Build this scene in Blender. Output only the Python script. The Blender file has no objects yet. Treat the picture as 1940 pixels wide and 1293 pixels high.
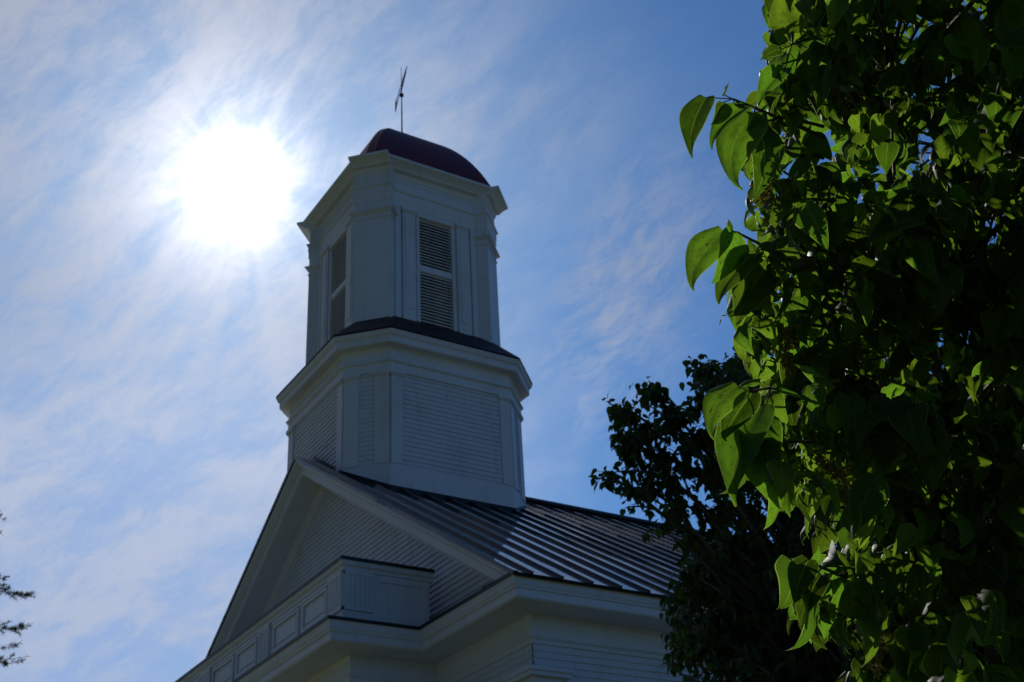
import bpy, math, random
import numpy as np
from mathutils import Vector, Matrix

C = bpy.context.scene.collection
SC = bpy.context.scene
R = math.radians
S2 = 1 / math.sqrt(2)
rng = np.random.default_rng(11)
random.seed(5)

# ------------------------------------------------------------------ camera
CAM = np.array([18.1346, -7.3777, 1.5523])
RT = np.array([0.51971, 0.85300, -0.04790])
UP = np.array([0.44301, -0.22113, 0.86882])
FW = np.array([-0.73051, 0.47275, 0.49281])
FPX = 2439.2
cam_d = bpy.data.cameras.new('camera')
cam = bpy.data.objects.new('camera', cam_d)
C.objects.link(cam)
cam.matrix_world = Matrix(((RT[0], UP[0], -FW[0], CAM[0]), (RT[1], UP[1], -FW[1], CAM[1]),
                           (RT[2], UP[2], -FW[2], CAM[2]), (0, 0, 0, 1)))
cam_d.sensor_width = 36.0
cam_d.lens = 36.0 * FPX / 1940
cam_d.clip_start = 0.05
cam_d.clip_end = 3000
cam_d.dof.use_dof = True
cam_d.dof.focus_distance = 2.4
cam_d.dof.aperture_fstop = 16
SC.camera = cam

# ------------------------------------------------------------------ light
SUN = np.array([-0.76263, 0.25541, 0.59427])          # towards the sun
SUN_EL = math.asin(SUN[2])
SUN_ROT = math.atan2(SUN[0], SUN[1])
EXPOSURE = 0.0
SUN_STRENGTH = 4.0
SKY_STRENGTH = 0.09
SKY_TINT = (0.265, 0.53, 0.84)
sd = bpy.data.lights.new('sun', 'SUN')
sd.energy = SUN_STRENGTH
sd.angle = R(0.53)
sd.color = (1.0, 0.96, 0.90)
so = bpy.data.objects.new('sun', sd)
C.objects.link(so)
so.location = (0, 0, 40)
so.rotation_euler = Vector(SUN).to_track_quat('Z', 'Y').to_euler()

w = bpy.data.worlds.new('World')
SC.world = w
w.use_nodes = True
nt = w.node_tree
nt.nodes.clear()


class NG:
    """small helper for node trees"""
    def __init__(s, nt):
        s.nt = nt

    def n(s, kind, **kw):
        o = s.nt.nodes.new(kind)
        for k, v in kw.items():
            setattr(o, k, v)
        return o

    def link(s, a, b):
        s.nt.links.new(a, b)

    def val(s, sock, v):
        if isinstance(v, bpy.types.NodeSocket):
            s.link(v, sock)
        elif isinstance(v, (tuple, list)) and sock.type == 'RGBA' and len(v) == 3:
            sock.default_value = (*v, 1)
        else:
            sock.default_value = v

    def math(s, op, a, b=0.0, c=0.0, clamp=False):
        o = s.n('ShaderNodeMath', operation=op, use_clamp=clamp)
        s.val(o.inputs[0], a); s.val(o.inputs[1], b); s.val(o.inputs[2], c)
        return o.outputs[0]

    def dot(s, a, v):
        o = s.n('ShaderNodeVectorMath', operation='DOT_PRODUCT')
        s.val(o.inputs[0], a); o.inputs[1].default_value = tuple(v)
        return o.outputs['Value']

    def comb(s, x, y, z):
        o = s.n('ShaderNodeCombineXYZ')
        s.val(o.inputs[0], x); s.val(o.inputs[1], y); s.val(o.inputs[2], z)
        return o.outputs[0]

    def noise(s, v, scale, detail=4, rough=0.55, dist=0.0, lac=2.0):
        o = s.n('ShaderNodeTexNoise')
        s.val(o.inputs['Vector'], v)
        o.inputs['Scale'].default_value = scale
        o.inputs['Detail'].default_value = detail
        o.inputs['Roughness'].default_value = rough
        o.inputs['Distortion'].default_value = dist
        o.inputs['Lacunarity'].default_value = lac
        return o.outputs[0]

    def ramp(s, f, lo, hi, smooth=True):
        o = s.n('ShaderNodeMapRange', interpolation_type='SMOOTHSTEP' if smooth else 'LINEAR')
        s.val(o.inputs[0], f)
        o.inputs[1].default_value = lo; o.inputs[2].default_value = hi
        return o.outputs[0]

    def mix(s, f, a, b, mode='MIX'):
        o = s.n('ShaderNodeMix', data_type='RGBA', blend_type=mode)
        s.val(o.inputs[0], f); s.val(o.inputs[6], a); s.val(o.inputs[7], b)
        return o.outputs[2]

    def scale(s, col, f):
        o = s.n('ShaderNodeVectorMath', operation='SCALE')
        s.val(o.inputs[0], col); s.val(o.inputs['Scale'], f)
        return o.outputs[0]

    def add(s, a, b):
        o = s.n('ShaderNodeVectorMath', operation='ADD')
        s.val(o.inputs[0], a); s.val(o.inputs[1], b)
        return o.outputs[0]


g = NG(nt)
sky = g.n('ShaderNodeTexSky', sky_type='NISHITA', sun_disc=False)
sky.sun_elevation = SUN_EL
sky.sun_rotation = SUN_ROT
sky.altitude = 200
sky.air_density = 1.0
sky.dust_density = 0.6
sky.ozone_density = 2.5
tc = g.n('ShaderNodeTexCoord')
D = tc.outputs['Generated']
# fixed directions of the cloud sheet (world space): e1 along the horizon to the right, e2 upwards
e1 = RT.copy()
e2 = UP.copy()
e3 = FW.copy()
a1 = g.dot(D, e1); a2 = g.dot(D, e2); a3 = g.math('MAXIMUM', g.dot(D, e3), 0.12)
u = g.math('DIVIDE', a1, a3)            # gnomonic coordinates around the middle of the cloud sheet
v = g.math('DIVIDE', a2, a3)
P2 = g.comb(u, v, 0.0)
cs = g.math('MINIMUM', g.dot(D, SUN), 0.999999)
ang = g.math('MULTIPLY', g.math('ARCCOSINE', cs), 180 / math.pi)
# radial coordinates round the sun
perp = g.n('ShaderNodeVectorMath', operation='NORMALIZE')
g.val(perp.inputs[0], g.add(D, g.scale(tuple(-SUN), cs)))
RAD = g.add(g.scale(perp.outputs[0], 2.6), g.scale((0.3, 0.5, 0.7), g.math('MULTIPLY', ang, 0.045)))
streak = g.noise(RAD, 1.5, 4, 0.5)
near = g.math('POWER', 2.718, g.math('MULTIPLY', ang, -1 / 6.5))


def aniso(angle, k_along, k_across, scale, z, detail, rough, wamp=0.05, wscale=6.0):
    """fibrous noise: stretched along `angle` (degrees from the u axis), gently warped"""
    wx = g.math('MULTIPLY', g.math('SUBTRACT', g.noise(g.comb(u, v, z + 3.1), wscale, 3, 0.55), 0.5), wamp * 2)
    wy = g.math('MULTIPLY', g.math('SUBTRACT', g.noise(g.comb(u, v, z + 7.7), wscale, 3, 0.55), 0.5), wamp * 2)
    uu = g.math('ADD', u, wx); vv = g.math('ADD', v, wy)
    c_, s_ = math.cos(R(angle)), math.sin(R(angle))
    al = g.math('ADD', g.math('MULTIPLY', uu, c_ * k_along), g.math('MULTIPLY', vv, s_ * k_along))
    ac = g.math('SUBTRACT', g.math('MULTIPLY', vv, c_ * k_across), g.math('MULTIPLY', uu, s_ * k_across))
    return g.noise(g.comb(al, ac, z), scale, detail, rough)


up = aniso(52, 0.55, 1.5, 9.0, 0.3, 8, 0.62)          # long brushed fibres, upper sky
fine = aniso(38, 0.8, 2.0, 24.0, 2.3, 8, 0.74, 0.03, 10.0)
mott = aniso(14, 0.75, 2.0, 10.0, 1.7, 8, 0.62)       # flat rippled sheet, lower left
big = g.noise(g.comb(u, v, 5.1), 4.5, 3, 0.5)
low = g.ramp(v, 0.06, -0.10)
tex = g.math('ADD', g.math('MULTIPLY', up, g.math('SUBTRACT', 1.0, low)), g.math('MULTIPLY', mott, low))
tex = g.math('ADD', g.math('MULTIPLY', tex, 0.62), g.math('MULTIPLY', fine, 0.38))
tex = g.math('ADD', g.math('MULTIPLY', tex, g.math('SUBTRACT', 1.0, g.math('MULTIPLY', near, 0.42))), g.math('MULTIPLY', streak, g.math('MULTIPLY', near, 0.42)))
# cover: thick on the left, thinning to the right
cov = g.ramp(g.math('ADD', u, g.math('MULTIPLY', g.math('SUBTRACT', big, 0.5), 0.30)), 0.10, -0.13)
left = g.math('MULTIPLY', cov, g.math('ADD', g.math('ADD', 0.34, g.math('MULTIPLY', low, 0.16)), g.math('MULTIPLY', g.ramp(tex, 0.39, 0.60), g.math('SUBTRACT', 0.66, g.math('MULTIPLY', low, 0.13)))))
# a feathery patch right of the tower
du = g.math('SUBTRACT', u, 0.083); dv = g.math('SUBTRACT', v, 0.030)
dr = g.math('ADD', du, g.math('MULTIPLY', dv, -0.35))
blob = g.math('ADD', g.math('POWER', g.math('ABSOLUTE', g.math('MULTIPLY', dr, 17.0)), 2.4), g.math('POWER', g.math('ABSOLUTE', g.math('MULTIPLY', dv, 9.5)), 2.4))
blob = g.math('MULTIPLY', g.math('POWER', 2.718, g.math('MULTIPLY', blob, -1.0)), g.ramp(g.math('ADD', g.math('MULTIPLY', fine, 0.6), g.math('MULTIPLY', up, 0.4)), 0.36, 0.66))
wisp = g.math('MULTIPLY', g.ramp(g.math('ADD', g.math('MULTIPLY', up, 0.65), g.math('MULTIPLY', fine, 0.35)), 0.50, 0.74), g.ramp(big, 0.40, 0.62))
dens = g.math('MAXIMUM', left, g.math('MULTIPLY', blob, 0.9))
dens = g.math('MAXIMUM', dens, g.math('MULTIPLY', wisp, 0.28))
dens = g.math('MULTIPLY', dens, g.ramp(g.dot(D, (0, 0, 1)), 0.0, 0.15))
# thin ice cloud scatters sunlight forwards: bright towards the sun, dull away from it
ph = g.math('ADD', g.math('ADD', 0.58, g.math('MULTIPLY', low, 0.27)), g.math('MULTIPLY', g.math('POWER', 2.718, g.math('MULTIPLY', ang, -1 / 8.0)), 0.35))
ph = g.math('MULTIPLY', ph, g.ramp(ang, 80.0, 20.0))
ccol = g.scale((5.6, 6.4, 8.4), ph)
# the blue deepens away from the sun
skyc = g.mix(1.0, sky.outputs[0], SKY_TINT, 'MULTIPLY')
skyc = g.scale(skyc, g.math('ADD', 0.78, g.math('MULTIPLY', g.ramp(ang, 95.0, 15.0), 0.22)))
mixc = g.mix(g.math('MULTIPLY', dens, 0.92), skyc, ccol)
# aureole round the sun, ragged where the cloud is uneven
patch = g.math('ADD', 0.50, g.math('MULTIPLY', g.ramp(tex, 0.36, 0.64), 0.9))
core = g.math('MULTIPLY', g.ramp(ang, 2.6, 0.6), 20.0)
a_1 = g.math('MULTIPLY', g.math('POWER', 2.718, g.math('MULTIPLY', ang, -1 / 1.6)), 18.0)
a_2 = g.math('MULTIPLY', g.math('POWER', 2.718, g.math('MULTIPLY', ang, -1 / 5.4)), 4.6)
aur = g.math('ADD', core, g.math('MULTIPLY', g.math('ADD', a_1, a_2), patch))
fin = g.add(mixc, g.scale((1.0, 0.96, 0.93), aur))
bg = g.n('ShaderNodeBackground')
g.link(fin, bg.inputs[0])
bg.inputs[1].default_value = SKY_STRENGTH
wo = g.n('ShaderNodeOutputWorld')
g.link(bg.outputs[0], wo.inputs[0])

SC.view_settings.view_transform = 'Standard'
SC.view_settings.look = 'None'
SC.view_settings.exposure = EXPOSURE
SC.view_settings.gamma = 1.0
SC.view_settings.use_curve_mapping = False
SC.render.engine = 'CYCLES'
SC.cycles.max_bounces = 8
SC.cycles.transparent_max_bounces = 8
SC.cycles.use_denoising = True
SC.cycles.sample_clamp_indirect = 6


def ray(x, y):
    d = RT * (x - 970) / FPX + UP * (646.5 - y) / FPX + FW
    return d / np.linalg.norm(d)


def at(x, y, dist):
    return CAM + ray(x, y) * dist


# ------------------------------------------------------------------ materials
def mat(name):
    m = bpy.data.materials.new(name)
    m.use_nodes = True
    b = m.node_tree.nodes['Principled BSDF']
    return m, NG(m.node_tree), b


def paint(name, col, rough=0.5, dirt=0.10, spec=0.4):
    m, g, b = mat(name)
    t = g.n('ShaderNodeTexCoord').outputs['Object']
    n1 = g.noise(t, 1.4, 6, 0.65)
    mp = g.n('ShaderNodeMapping'); mp.inputs['Scale'].default_value = (9, 9, 0.8)
    g.link(t, mp.inputs[0])
    n2 = g.noise(mp.outputs[0], 1.0, 5, 0.6)
    f = g.math('MULTIPLY', g.math('ADD', g.ramp(n1, 0.45, 0.75), g.ramp(n2, 0.5, 0.8)), dirt * 2.5, clamp=True)
    c2 = tuple(c * k for c, k in zip(col, (0.62, 0.60, 0.52)))
    g.link(g.mix(f, col, c2), b.inputs['Base Color'])
    b.inputs['Roughness'].default_value = rough
    b.inputs['Specular IOR Level'].default_value = spec
    bp = g.n('ShaderNodeBump'); bp.inputs['Strength'].default_value = 0.12; bp.inputs['Distance'].default_value = 0.01
    g.link(g.noise(t, 30, 4, 0.6), bp.inputs['Height'])
    g.link(bp.outputs[0], b.inputs['Normal'])
    return m


def metal(name, col, rough, metallic, spec=0.5, var=0.25, bump=0.08):
    m, g, b = mat(name)
    t = g.n('ShaderNodeTexCoord').outputs['Object']
    n1 = g.noise(t, 0.9, 6, 0.65)
    n2 = g.noise(t, 14, 4, 0.6)
    c2 = tuple(c * (1 + var) + 0.004 for c in col)
    g.link(g.mix(g.ramp(n1, 0.35, 0.7), col, c2), b.inputs['Base Color'])
    g.link(g.math('ADD', rough - 0.06, g.math('MULTIPLY', n1, 0.12)), b.inputs['Roughness'])
    b.inputs['Metallic'].default_value = metallic
    b.inputs['Specular IOR Level'].default_value = spec
    bp = g.n('ShaderNodeBump'); bp.inputs['Strength'].default_value = bump; bp.inputs['Distance'].default_value = 0.01
    g.link(n2, bp.inputs['Height'])
    g.link(bp.outputs[0], b.inputs['Normal'])
    return m


M = {}
M['white'] = paint('white_paint', (0.70, 0.695, 0.76), 0.5, 0.13)
M['siding'] = paint('white_siding_paint', (0.68, 0.68, 0.75), 0.55, 0.15)
M['slat'] = paint('louvre_paint', (0.62, 0.59, 0.58), 0.55, 0.2)
M['roof'] = metal('standing_seam_metal', (0.007, 0.009, 0.017), 0.5, 0.0, spec=0.2, var=0.15, bump=0.006)
_b = M['roof'].node_tree.nodes['Principled BSDF']
_b.inputs['Coat Weight'].default_value = 0.9
_b.inputs['Coat Roughness'].default_value = 0.03
_b.inputs['Coat IOR'].default_value = 1.5
M['drip'] = metal('dark_metal_edge', (0.012, 0.012, 0.016), 0.45, 0.3)
M['maroon'] = metal('maroon_metal', (0.105, 0.016, 0.026), 0.5, 0.0, spec=0.3)
M['skirt'] = metal('dark_brown_metal', (0.026, 0.010, 0.012), 0.6, 0.0, spec=0.25)
M['iron'] = metal('weathered_iron', (0.03, 0.035, 0.045), 0.55, 0.6)
M['inside'] = paint('belfry_inside', (0.10, 0.09, 0.08), 0.8, 0.3)


def leaf_mat(name, base, trans, rough=0.45, veins=True, tw=0.55, spec=0.22):
    m, g, b = mat(name)
    geo = g.n('ShaderNodeNewGeometry')
    rnd = geo.outputs['Random Per Island']
    uvn = g.n('ShaderNodeUVMap')
    sep = g.n('ShaderNodeSeparateXYZ'); g.link(uvn.outputs[0], sep.inputs[0])
    x, y = sep.outputs[0], sep.outputs[1]
    ax = g.math('ABSOLUTE', g.math('SUBTRACT', x, 0.5))
    hue = g.n('ShaderNodeHueSaturation')
    g.val(hue.inputs['Hue'], g.math('ADD', 0.485, g.math('MULTIPLY', rnd, 0.035)))
    g.val(hue.inputs['Value'], g.math('ADD', 0.75, g.math('MULTIPLY', rnd, 0.5)))
    g.val(hue.inputs['Color'], base)
    hue2 = g.n('ShaderNodeHueSaturation')
    g.val(hue2.inputs['Hue'], g.math('ADD', 0.48, g.math('MULTIPLY', rnd, 0.04)))
    g.val(hue2.inputs['Value'], g.math('ADD', 0.30, g.math('MULTIPLY', g.ramp(g.math('FRACT', g.math('MULTIPLY', rnd, 7.31)), 0.0, 0.75), 1.0)))
    g.val(hue2.inputs['Color'], trans)
    cb, ct = hue.outputs[0], hue2.outputs[0]
    if veins:
        mid = g.ramp(ax, 0.030, 0.008)
        ph = g.math('FRACT', g.math('SUBTRACT', g.math('MULTIPLY', y, 8.0), g.math('MULTIPLY', ax, 4.6)))
        side = g.ramp(g.math('ABSOLUTE', g.math('SUBTRACT', ph, 0.5)), 0.075, 0.02)
        vein = g.math('MAXIMUM', mid, g.math('MULTIPLY', side, 0.55))
        cb = g.mix(g.math('MULTIPLY', vein, 0.6), cb, tuple(min(1, c * 1.9 + 0.02) for c in base))
        ct = g.mix(g.math('MULTIPLY', side, 0.35), ct, tuple(c * 0.6 for c in trans))
        ct = g.mix(g.math('MULTIPLY', mid, 0.7), ct, (trans[0] * 2.0, trans[1] * 1.6, trans[2] * 2.5))
        nz = g.noise(g.comb(g.math('MULTIPLY', x, 6.0), g.math('MULTIPLY', y, 9.0), g.math('MULTIPLY', rnd, 40.0)), 1.0, 4, 0.6)
        ct = g.mix(g.ramp(nz, 0.45, 0.75), ct, tuple(c * 0.72 for c in trans))
        rim_glint = g.ramp(ax, 0.455, 0.490)  # sun glint along the leaf edge, painted in as a paler margin
        ct = g.mix(g.math('MULTIPLY', rim_glint, 0.8), ct, (trans[0] * 2.6, trans[1] * 2.0, trans[2] * 6))
        cb = g.mix(g.math('MULTIPLY', rim_glint, 0.5), cb, (0.16, 0.20, 0.07))
        spot = g.noise(g.comb(g.math('MULTIPLY', x, 4.0), g.math('MULTIPLY', y, 6.0), g.math('MULTIPLY', rnd, 90.0)), 1.6, 3, 0.5)
        spot = g.math('MULTIPLY', g.ramp(spot, 0.68, 0.72), g.ramp(rnd, 0.35, 0.5))
        ct = g.mix(spot, ct, (0.06, 0.04, 0.01))
        cb = g.mix(spot, cb, (0.07, 0.05, 0.02))
        bp = g.n('ShaderNodeBump'); bp.inputs['Strength'].default_value = 0.35; bp.inputs['Distance'].default_value = 0.002
        g.link(g.math('SUBTRACT', 1.0, vein), bp.inputs['Height'])
        g.link(bp.outputs[0], b.inputs['Normal'])
    g.link(cb, b.inputs['Base Color'])
    b.inputs['Roughness'].default_value = rough
    b.inputs['Specular IOR Level'].default_value = spec
    tr = g.n('ShaderNodeBsdfTranslucent')
    g.link(ct, tr.inputs[0])
    mx = g.n('ShaderNodeMixShader')
    mx.inputs[0].default_value = tw
    g.link(b.outputs[0], mx.inputs[1]); g.link(tr.outputs[0], mx.inputs[2])
    g.link(mx.outputs[0], g.nt.nodes['Material Output'].inputs[0])
    return m


M['lilac'] = leaf_mat('lilac_leaf', (0.034, 0.064, 0.016), (0.138, 0.27, 0.013), rough=0.55, spec=0.12)
M['dark_leaf'] = leaf_mat('dark_leaf', (0.030, 0.055, 0.018), (0.09, 0.18, 0.015), veins=False, tw=0.38)
M['needle'] = leaf_mat('needle', (0.022, 0.032, 0.014), (0.04, 0.06, 0.015), veins=False, tw=0.15, rough=0.8, spec=0.05)


def bark(name, col):
    m, g, b = mat(name)
    t = g.n('ShaderNodeTexCoord').outputs['Object']
    n = g.noise(t, 40, 6, 0.7)
    g.link(g.mix(g.ramp(n, 0.35, 0.7), tuple(c * 0.5 for c in col), col), b.inputs['Base Color'])
    b.inputs['Roughness'].default_value = 0.85
    bp = g.n('ShaderNodeBump'); bp.inputs['Strength'].default_value = 0.5; bp.inputs['Distance'].default_value = 0.004
    g.link(n, bp.inputs['Height']); g.link(bp.outputs[0], b.inputs['Normal'])
    return m


M['bark'] = bark('bark', (0.13, 0.105, 0.085))
M['twig'] = bark('green_twig', (0.10, 0.09, 0.05))
M['seed'] = leaf_mat('seed_capsule', (0.26, 0.22, 0.07), (0.42, 0.36, 0.08), veins=False, tw=0.45, rough=0.8, spec=0.1)


# ------------------------------------------------------------------ mesh helper
class MB:
    def __init__(s):
        s.v = []; s.f = []

    def add(s, vs, fs):
        o = len(s.v)
        s.v += [tuple(map(float, p)) for p in vs]
        s.f += [tuple(o + i for i in f) for f in fs]
        return s

    def box(s, x0, x1, y0, y1, z0, z1):
        return s.hexa([(x0, y0), (x1, y0), (x1, y1), (x0, y1)], z0, z1)

    def hexa(s, poly, z0, z1):
        n = len(poly)
        vs = [(x, y, z0) for x, y in poly] + [(x, y, z1) for x, y in poly]
        fs = [(i, (i + 1) % n, n + (i + 1) % n, n + i) for i in range(n)]
        return s.add(vs, fs + [tuple(range(n - 1, -1, -1)), tuple(range(n, 2 * n))])

    def loft(s, rings, closed=True, cap0=False, cap1=False):
        n = len(rings[0])
        vs = [p for r in rings for p in r]
        fs = []
        for k in range(len(rings) - 1):
            for i in range(n if closed else n - 1):
                j = (i + 1) % n
                fs.append((k * n + i, k * n + j, (k + 1) * n + j, (k + 1) * n + i))
        if cap0: fs.append(tuple(range(n - 1, -1, -1)))
        if cap1: fs.append(tuple(range((len(rings) - 1) * n, len(rings) * n)))
        return s.add(vs, fs)

    def obox(s, o, ux, uy, uz, x0, x1, y0, y1, z0, z1):
        """box in a local frame: o origin, ux/uy/uz axes"""
        o, ux, uy, uz = map(np.array, (o, ux, uy, uz))
        P = [o + ux * x + uy * y + uz * z for z in (z0, z1) for x, y in ((x0, y0), (x1, y0), (x1, y1), (x0, y1))]
        return s.add(P, [(3, 2, 1, 0), (4, 5, 6, 7), (0, 1, 5, 4), (1, 2, 6, 5), (2, 3, 7, 6), (3, 0, 4, 7)])

    def tube(s, pts, rad, n=6):
        pts = [np.array(p, float) for p in pts]
        if not hasattr(rad, '__len__'): rad = [rad] * len(pts)
        rings = []
        ref = np.array([0.31, 0.17, 0.93])
        for i, p in enumerate(pts):
            d = pts[min(i + 1, len(pts) - 1)] - pts[max(i - 1, 0)]
            d /= np.linalg.norm(d) + 1e-9
            a = np.cross(d, ref)
            if np.linalg.norm(a) < 1e-3: a = np.cross(d, (1, 0, 0))
            a /= np.linalg.norm(a); b = np.cross(d, a)
            rings.append([p + rad[i] * (a * math.cos(2 * math.pi * k / n) + b * math.sin(2 * math.pi * k / n)) for k in range(n)])
        return s.loft(rings, True, True, True)

    def build(s, name, m, parent=None, smooth=False, bevel=0.0):
        me = bpy.data.meshes.new(name)
        me.from_pydata(s.v, [], s.f)
        me.materials.append(m)
        if smooth:
            me.polygons.foreach_set('use_smooth', [True] * len(me.polygons))
        me.update()
        o = bpy.data.objects.new(name, me)
        C.objects.link(o)
        if parent is not None:
            o.parent = parent
        if bevel:
            b = o.modifiers.new('bevel', 'BEVEL')
            b.width = bevel; b.segments = 2; b.limit_method = 'ANGLE'; b.angle_limit = R(40)
        return o


def tag(o, label, cat, group=None):
    o['label'] = label; o['category'] = cat
    if group: o['group'] = group
    return o


def empty(name, loc, label, cat, group=None):
    o = bpy.data.objects.new(name, None)
    C.objects.link(o); o.location = loc
    return tag(o, label, cat, group)


# ------------------------------------------------------------------ ground
def structure(o):
    o['kind'] = 'structure'; return o


def grass_mat():
    m, g, b = mat('lawn_grass')
    t = g.n('ShaderNodeTexCoord').outputs['Object']
    n = g.noise(t, 0.6, 8, 0.7); n2 = g.noise(t, 25, 4, 0.7)
    c = g.mix(g.ramp(n, 0.35, 0.65), (0.065, 0.085, 0.016), (0.100, 0.100, 0.026))
    g.link(g.mix(g.math('MULTIPLY', n2, 0.6), c, (0.025, 0.035, 0.012)), b.inputs['Base Color'])
    b.inputs['Roughness'].default_value = 0.9
    return m


gm = MB()
N = 40
xs = np.linspace(-1, 1, N + 1); xs = np.sign(xs) * np.abs(xs) ** 2.5 * 900
vs = [(x, y, 0.0 if math.hypot(x, y) < 60 else -0.0) for y in xs for x in xs]
fs = [(j * (N + 1) + i, j * (N + 1) + i + 1, (j + 1) * (N + 1) + i + 1, (j + 1) * (N + 1) + i) for j in range(N) for i in range(N)]
gm.add(vs, fs)
structure(gm.build('ground', grass_mat()))

# ------------------------------------------------------------------ church
ZE = 6.4            # eave height
XC = 6.5            # half width over the cornice
ZR = 4.073          # ridge above the eave
OV = 0.58           # overhang
LEN = 24.0
SL = ZR / XC
church = empty('church', (0, 0, 0), 'white clapboard church with octagonal louvred belfry and dark metal roof', 'church')


def clap(mb, o, u, nrm, span, z0, z1, ex=0.0815):
    """lapped boards on the plane through o, running along u; span(z) gives the two ends"""
    o, u, nrm = map(np.array, (o, u, nrm))
    k = int(round((z1 - z0) / ex)); ex = (z1 - z0) / k
    Z = np.array([0, 0, 1.0])
    for i in range(k):
        a = z0 + i * ex; b = a + ex
        l0, r0 = span(a); l1, r1 = span(b)
        if r0 - l0 < 0.03: continue
        if r1 < l1: l1 = r1 = (l1 + r1) / 2
        cuts = [l0]                                   # board ends: butt joints at irregular lengths
        x = l0 + random.uniform(0.5, 3.2)
        while x < r0 - 0.5:
            if l1 < x < r1: cuts.append(x)
            x += random.uniform(1.6, 3.4)
        cuts.append(r0)
        for j in range(len(cuts) - 1):
            d0 = 0.023 + random.uniform(-0.003, 0.003); d1 = 0.004
            w0, w1 = random.uniform(-0.002, 0.002), random.uniform(-0.002, 0.002)
            la, ra = cuts[j], cuts[j + 1] - (0.003 if j < len(cuts) - 2 else 0)
            lb = l1 if j == 0 else la
            rb = r1 if j == len(cuts) - 2 else ra
            P = [o + u * la + Z * (a + w0), o + u * ra + Z * (a + w1),
                 o + u * ra + nrm * d0 + Z * (a + w1), o + u * la + nrm * d0 + Z * (a + w0),
                 o + u * rb + nrm * d1 + Z * (b + 0.005), o + u * lb + nrm * d1 + Z * (b + 0.005)]
            mb.add(P, [(0, 1, 2, 3), (3, 2, 4, 5)])


Wx = XC - OV         # wall plane x
Wy = OV              # wall plane y
PX = 4.244           # portico cornice corner
PY = -1.225
# --- walls
FR = 0.50            # frieze bottom below eave
mb = MB()
mb.add([(Wx, Wy, 0), (Wx, LEN - OV, 0), (Wx, LEN - OV, ZE - 0.20), (Wx, Wy, ZE - 0.20)], [(0, 1, 2, 3)])
clap(mb, (Wx, 0, 0), (0, 1, 0), (1, 0, 0), lambda z: (Wy + 0.0, LEN - OV), 0.5, ZE - 0.59)
mb.build('side_wall', M['siding'], church)
mb = MB()
mb.add([(-Wx, Wy, 0), (-Wx, LEN - OV, 0), (-Wx, LEN - OV, ZE - 0.20), (-Wx, Wy, ZE - 0.20)], [(3, 2, 1, 0)])
mb.build('side_wall', M['siding'], church)
mb = MB()
mb.add([(-Wx, LEN - OV, 0), (Wx, LEN - OV, 0), (Wx, LEN - OV, ZE - 0.2), (0, LEN - OV, ZE + ZR - 0.35), (-Wx, LEN - OV, ZE - 0.2)], [(4, 3, 2, 1, 0)])
mb.build('rear_wall', M['siding'], church)
mb = MB()
mb.add([(-Wx, Wy, 0), (Wx, Wy, 0), (Wx, Wy, ZE - 0.20), (-Wx, Wy, ZE - 0.20)], [(0, 1, 2, 3)])
clap(mb, (0, Wy, 0), (1, 0, 0), (0, -1, 0), lambda z: (PX - OV, Wx), 0.5, ZE - 0.59)
clap(mb, (0, Wy, 0), (1, 0, 0), (0, -1, 0), lambda z: (-Wx, -PX + OV), 0.5, ZE - 0.59)
mb.build('front_wall', M['siding'], church)
# gable (tympanum)
mb = MB()
gz = lambda z: XC - (z + 0.36) / SL          # half width of the gable face at height z above the eave
mb.add([(-gz(-0.2) + 0.3, Wy, ZE - 0.2), (gz(-0.2) - 0.3, Wy, ZE - 0.2), (0, Wy, ZE + ZR - 0.40)], [(0, 1, 2)])
clap(mb, (0, Wy, ZE), (1, 0, 0), (0, -1, 0), lambda z: (-gz(z), gz(z)), 0.02, ZR - 0.42, 0.083)
mb.build('gable_siding', M['siding'], church)


def offset_path(pts, t):
    """open polyline (x,y); outward is to the right of travel; mitred offset by t"""
    out = []
    n = len(pts)
    for i in range(n):
        p = np.array(pts[i], float)
        ns = []
        if i > 0:
            d = p - np.array(pts[i - 1]); d /= np.linalg.norm(d); ns.append(np.array([d[1], -d[0]]))
        if i < n - 1:
            d = np.array(pts[i + 1]) - p; d /= np.linalg.norm(d); ns.append(np.array([d[1], -d[0]]))
        if len(ns) == 1: q = p + ns[0] * t
        else:
            m = ns[0] + ns[1]; q = p + m * (t / (1 + ns[0] @ ns[1]))
        out.append(q)
    return out


def molding(mb, path, prof, zbase, closed_prof=False):
    rings = []
    for t, z in prof:
        rings.append([(q[0], q[1], zbase + z) for q in offset_path(path, t)])
    mb.loft(rings, closed=False)


# outline of the cornice's outer edge: left side wall -> front -> portico -> front -> right side wall
cpath = [(-XC, LEN), (-XC, 0), (-PX, 0), (-PX, PY), (PX, PY), (PX, 0), (XC, 0), (XC, LEN)]
main_prof = [(-0.30, 0.0), (-0.012, 0.0), (-0.012, -0.022), (-0.018, -0.04), (-0.03, -0.07), (-0.022, -0.10), (-0.045, -0.135),
             (-0.045, -0.150), (-0.065, -0.152), (-0.065, -0.245), (-0.085, -0.262), (-0.11, -0.262), (-OV + 0.06, -0.262),
             (-OV + 0.06, -0.275), (-OV + 0.035, -0.30), (-OV + 0.03, -0.31),
             (-OV + 0.03, -FR), (-OV + 0.055, -FR - 0.005), (-OV + 0.06, -FR - 0.025), (-OV + 0.035, -FR - 0.05), (-OV + 0.03, -FR - 0.09), (-OV, -FR - 0.09)]
mb = MB()
molding(mb, cpath, main_prof, ZE)
mb.build('eave_cornice', M['white'], church)
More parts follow.
